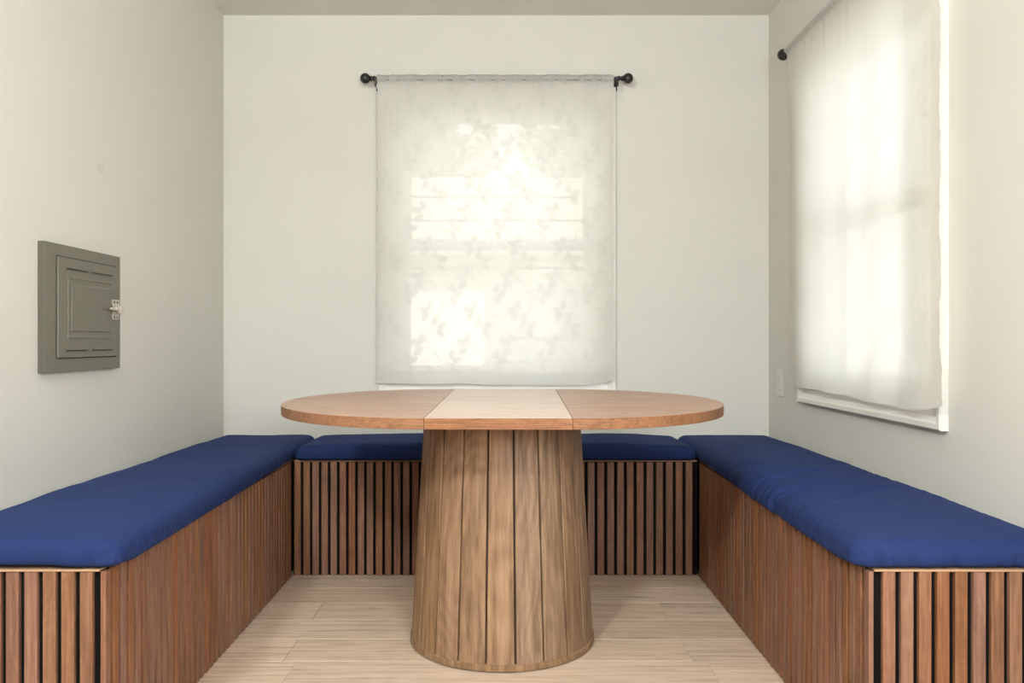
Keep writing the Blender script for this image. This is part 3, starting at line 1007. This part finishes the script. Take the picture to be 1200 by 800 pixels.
cushion(XIL + 0.006, XIR - 0.006, YI - 0.012, YB - 0.004, TC, ZCU, 'navy blue cushion on the back bench, behind the table', 3.0,
        wr_back, None, corner=0.035)

# ------------------------------------------------------------------ table
DC = 2.613
TX = -0.0095
tb = empty('pedestal_table', (TX, DC, 0), R(-1.0))
tag(tb, 'oval wood table with a plank-clad tapered pedestal standing in the middle', 'table')
RB, RT_, PH = 0.2905, 0.250, 0.712
NP = 21
# plinth ring and dark core
obj('plinth', lathe([(RB + 0.0005, 0.004), (RB + 0.0035, 0.0045), (RB + 0.0030, 0.021), (RB - 0.001, 0.0225), (0.10, 0.0225), (0.10, 0.004)], 'Z', 84), M['pedestal'], tb)
obj('core', lathe([(RB - 0.020, 0.0008), (RB - 0.012, 0.024), (RT_ - 0.012, PH - 0.002)], 'Z', 63), M['core'], tb)
ang = 2 * math.pi / NP
def board_mesh():
    """a board of the cone centred on local -Y; chord slightly shorter than its sector, chamfered long edges"""
    bm = bmesh.new()
    lay = []
    for z_, r_ in ((0.0215, RB), (PH, RT_)):
        gap = 0.0037
        hw_ = r_ * math.tan(ang / 2) - gap
        rr = r_ * math.cos(ang / 2) * 1.0
        c = 0.0015
        # outer face gently crowned
        pts = [(-hw_, -(rr - 0.011)), (-hw_, -(rr - c)), (-hw_ + c, -rr - 0.0002), (-hw_ * 0.5, -(rr + 0.0022)), (0, -(rr + 0.0030)),
               (hw_ * 0.5, -(rr + 0.0022)), (hw_ - c, -rr - 0.0002), (hw_, -(rr - c)), (hw_, -(rr - 0.011))]
        lay.append([bm.verts.new((p[0], p[1], z_)) for p in pts])
    n = len(lay[0])
    for k in range(n):
        bm.faces.new((lay[0][k], lay[0][(k + 1) % n], lay[1][(k + 1) % n], lay[1][k]))
    bm.faces.new(lay[0][::-1]); bm.faces.new(lay[1])
    bmesh.ops.recalc_face_normals(bm, faces=bm.faces)
    me = bpy.data.meshes.new('pedestal_board'); bm.to_mesh(me); bm.free()
    me.materials.append(M['pedestal'])
    return me
pbm = board_mesh()
for k in range(NP):
    link_mesh('pedestal_board', pbm, None, tb, rot=(0, 0, (k + 0.0) * ang - R(0.7) + R(1.0)))
# top: two half-round ends and a straight leaf between them, tilted back a hair
ZT, TT, RR, LW = 0.759, 0.030, 0.501, 0.3885
tilt = R(1.0)
hold = empty('tabletop', (0, 0, ZT), 0, tb)
hold.rotation_euler = (tilt, 0, 0)
YR = 0.006
def top_piece(name, pts, mat):
    bm = prism(pts, -TT, 0)
    bmesh.ops.recalc_face_normals(bm, faces=bm.faces)
    es = [e for e in bm.edges if abs(e.verts[0].co.z - e.verts[1].co.z) < 1e-6]
    bmesh.ops.bevel(bm, geom=es, offset=0.0013, segments=2, profile=0.5, affect='EDGES')
    me = bpy.data.meshes.new(name); 
    me.materials.append(mat); me.materials.append(M['edge'])
    bmesh.ops.recalc_face_normals(bm, faces=bm.faces)
    for f in bm.faces:
        f.material_index = 0 if abs(f.normal.z) > 0.5 else 1
    bm.to_mesh(me); bm.free()
    return link_mesh(name, me, None, hold)
gp = 0.0006
pts = [(-LW / 2 + gp, -RR), (LW / 2 - gp, -RR), (LW / 2 - gp, RR), (-LW / 2 + gp, RR)]
top_piece('table_leaf', pts, M['leaf'])
for s in (-1, 1):
    pts = [(s * (LW / 2 + gp + RR * math.sin(a)), -RR * math.cos(a)) for a in np.linspace(0, math.pi, 61)]
    if s < 0: pts = pts[::-1]
    top_piece('table_end', pts, M['top'])
obj('mounting_block', bbox(-0.2, 0.2, -0.17, 0.17, PH - 0.001, 0.7255, 0.002), M['core'], tb)
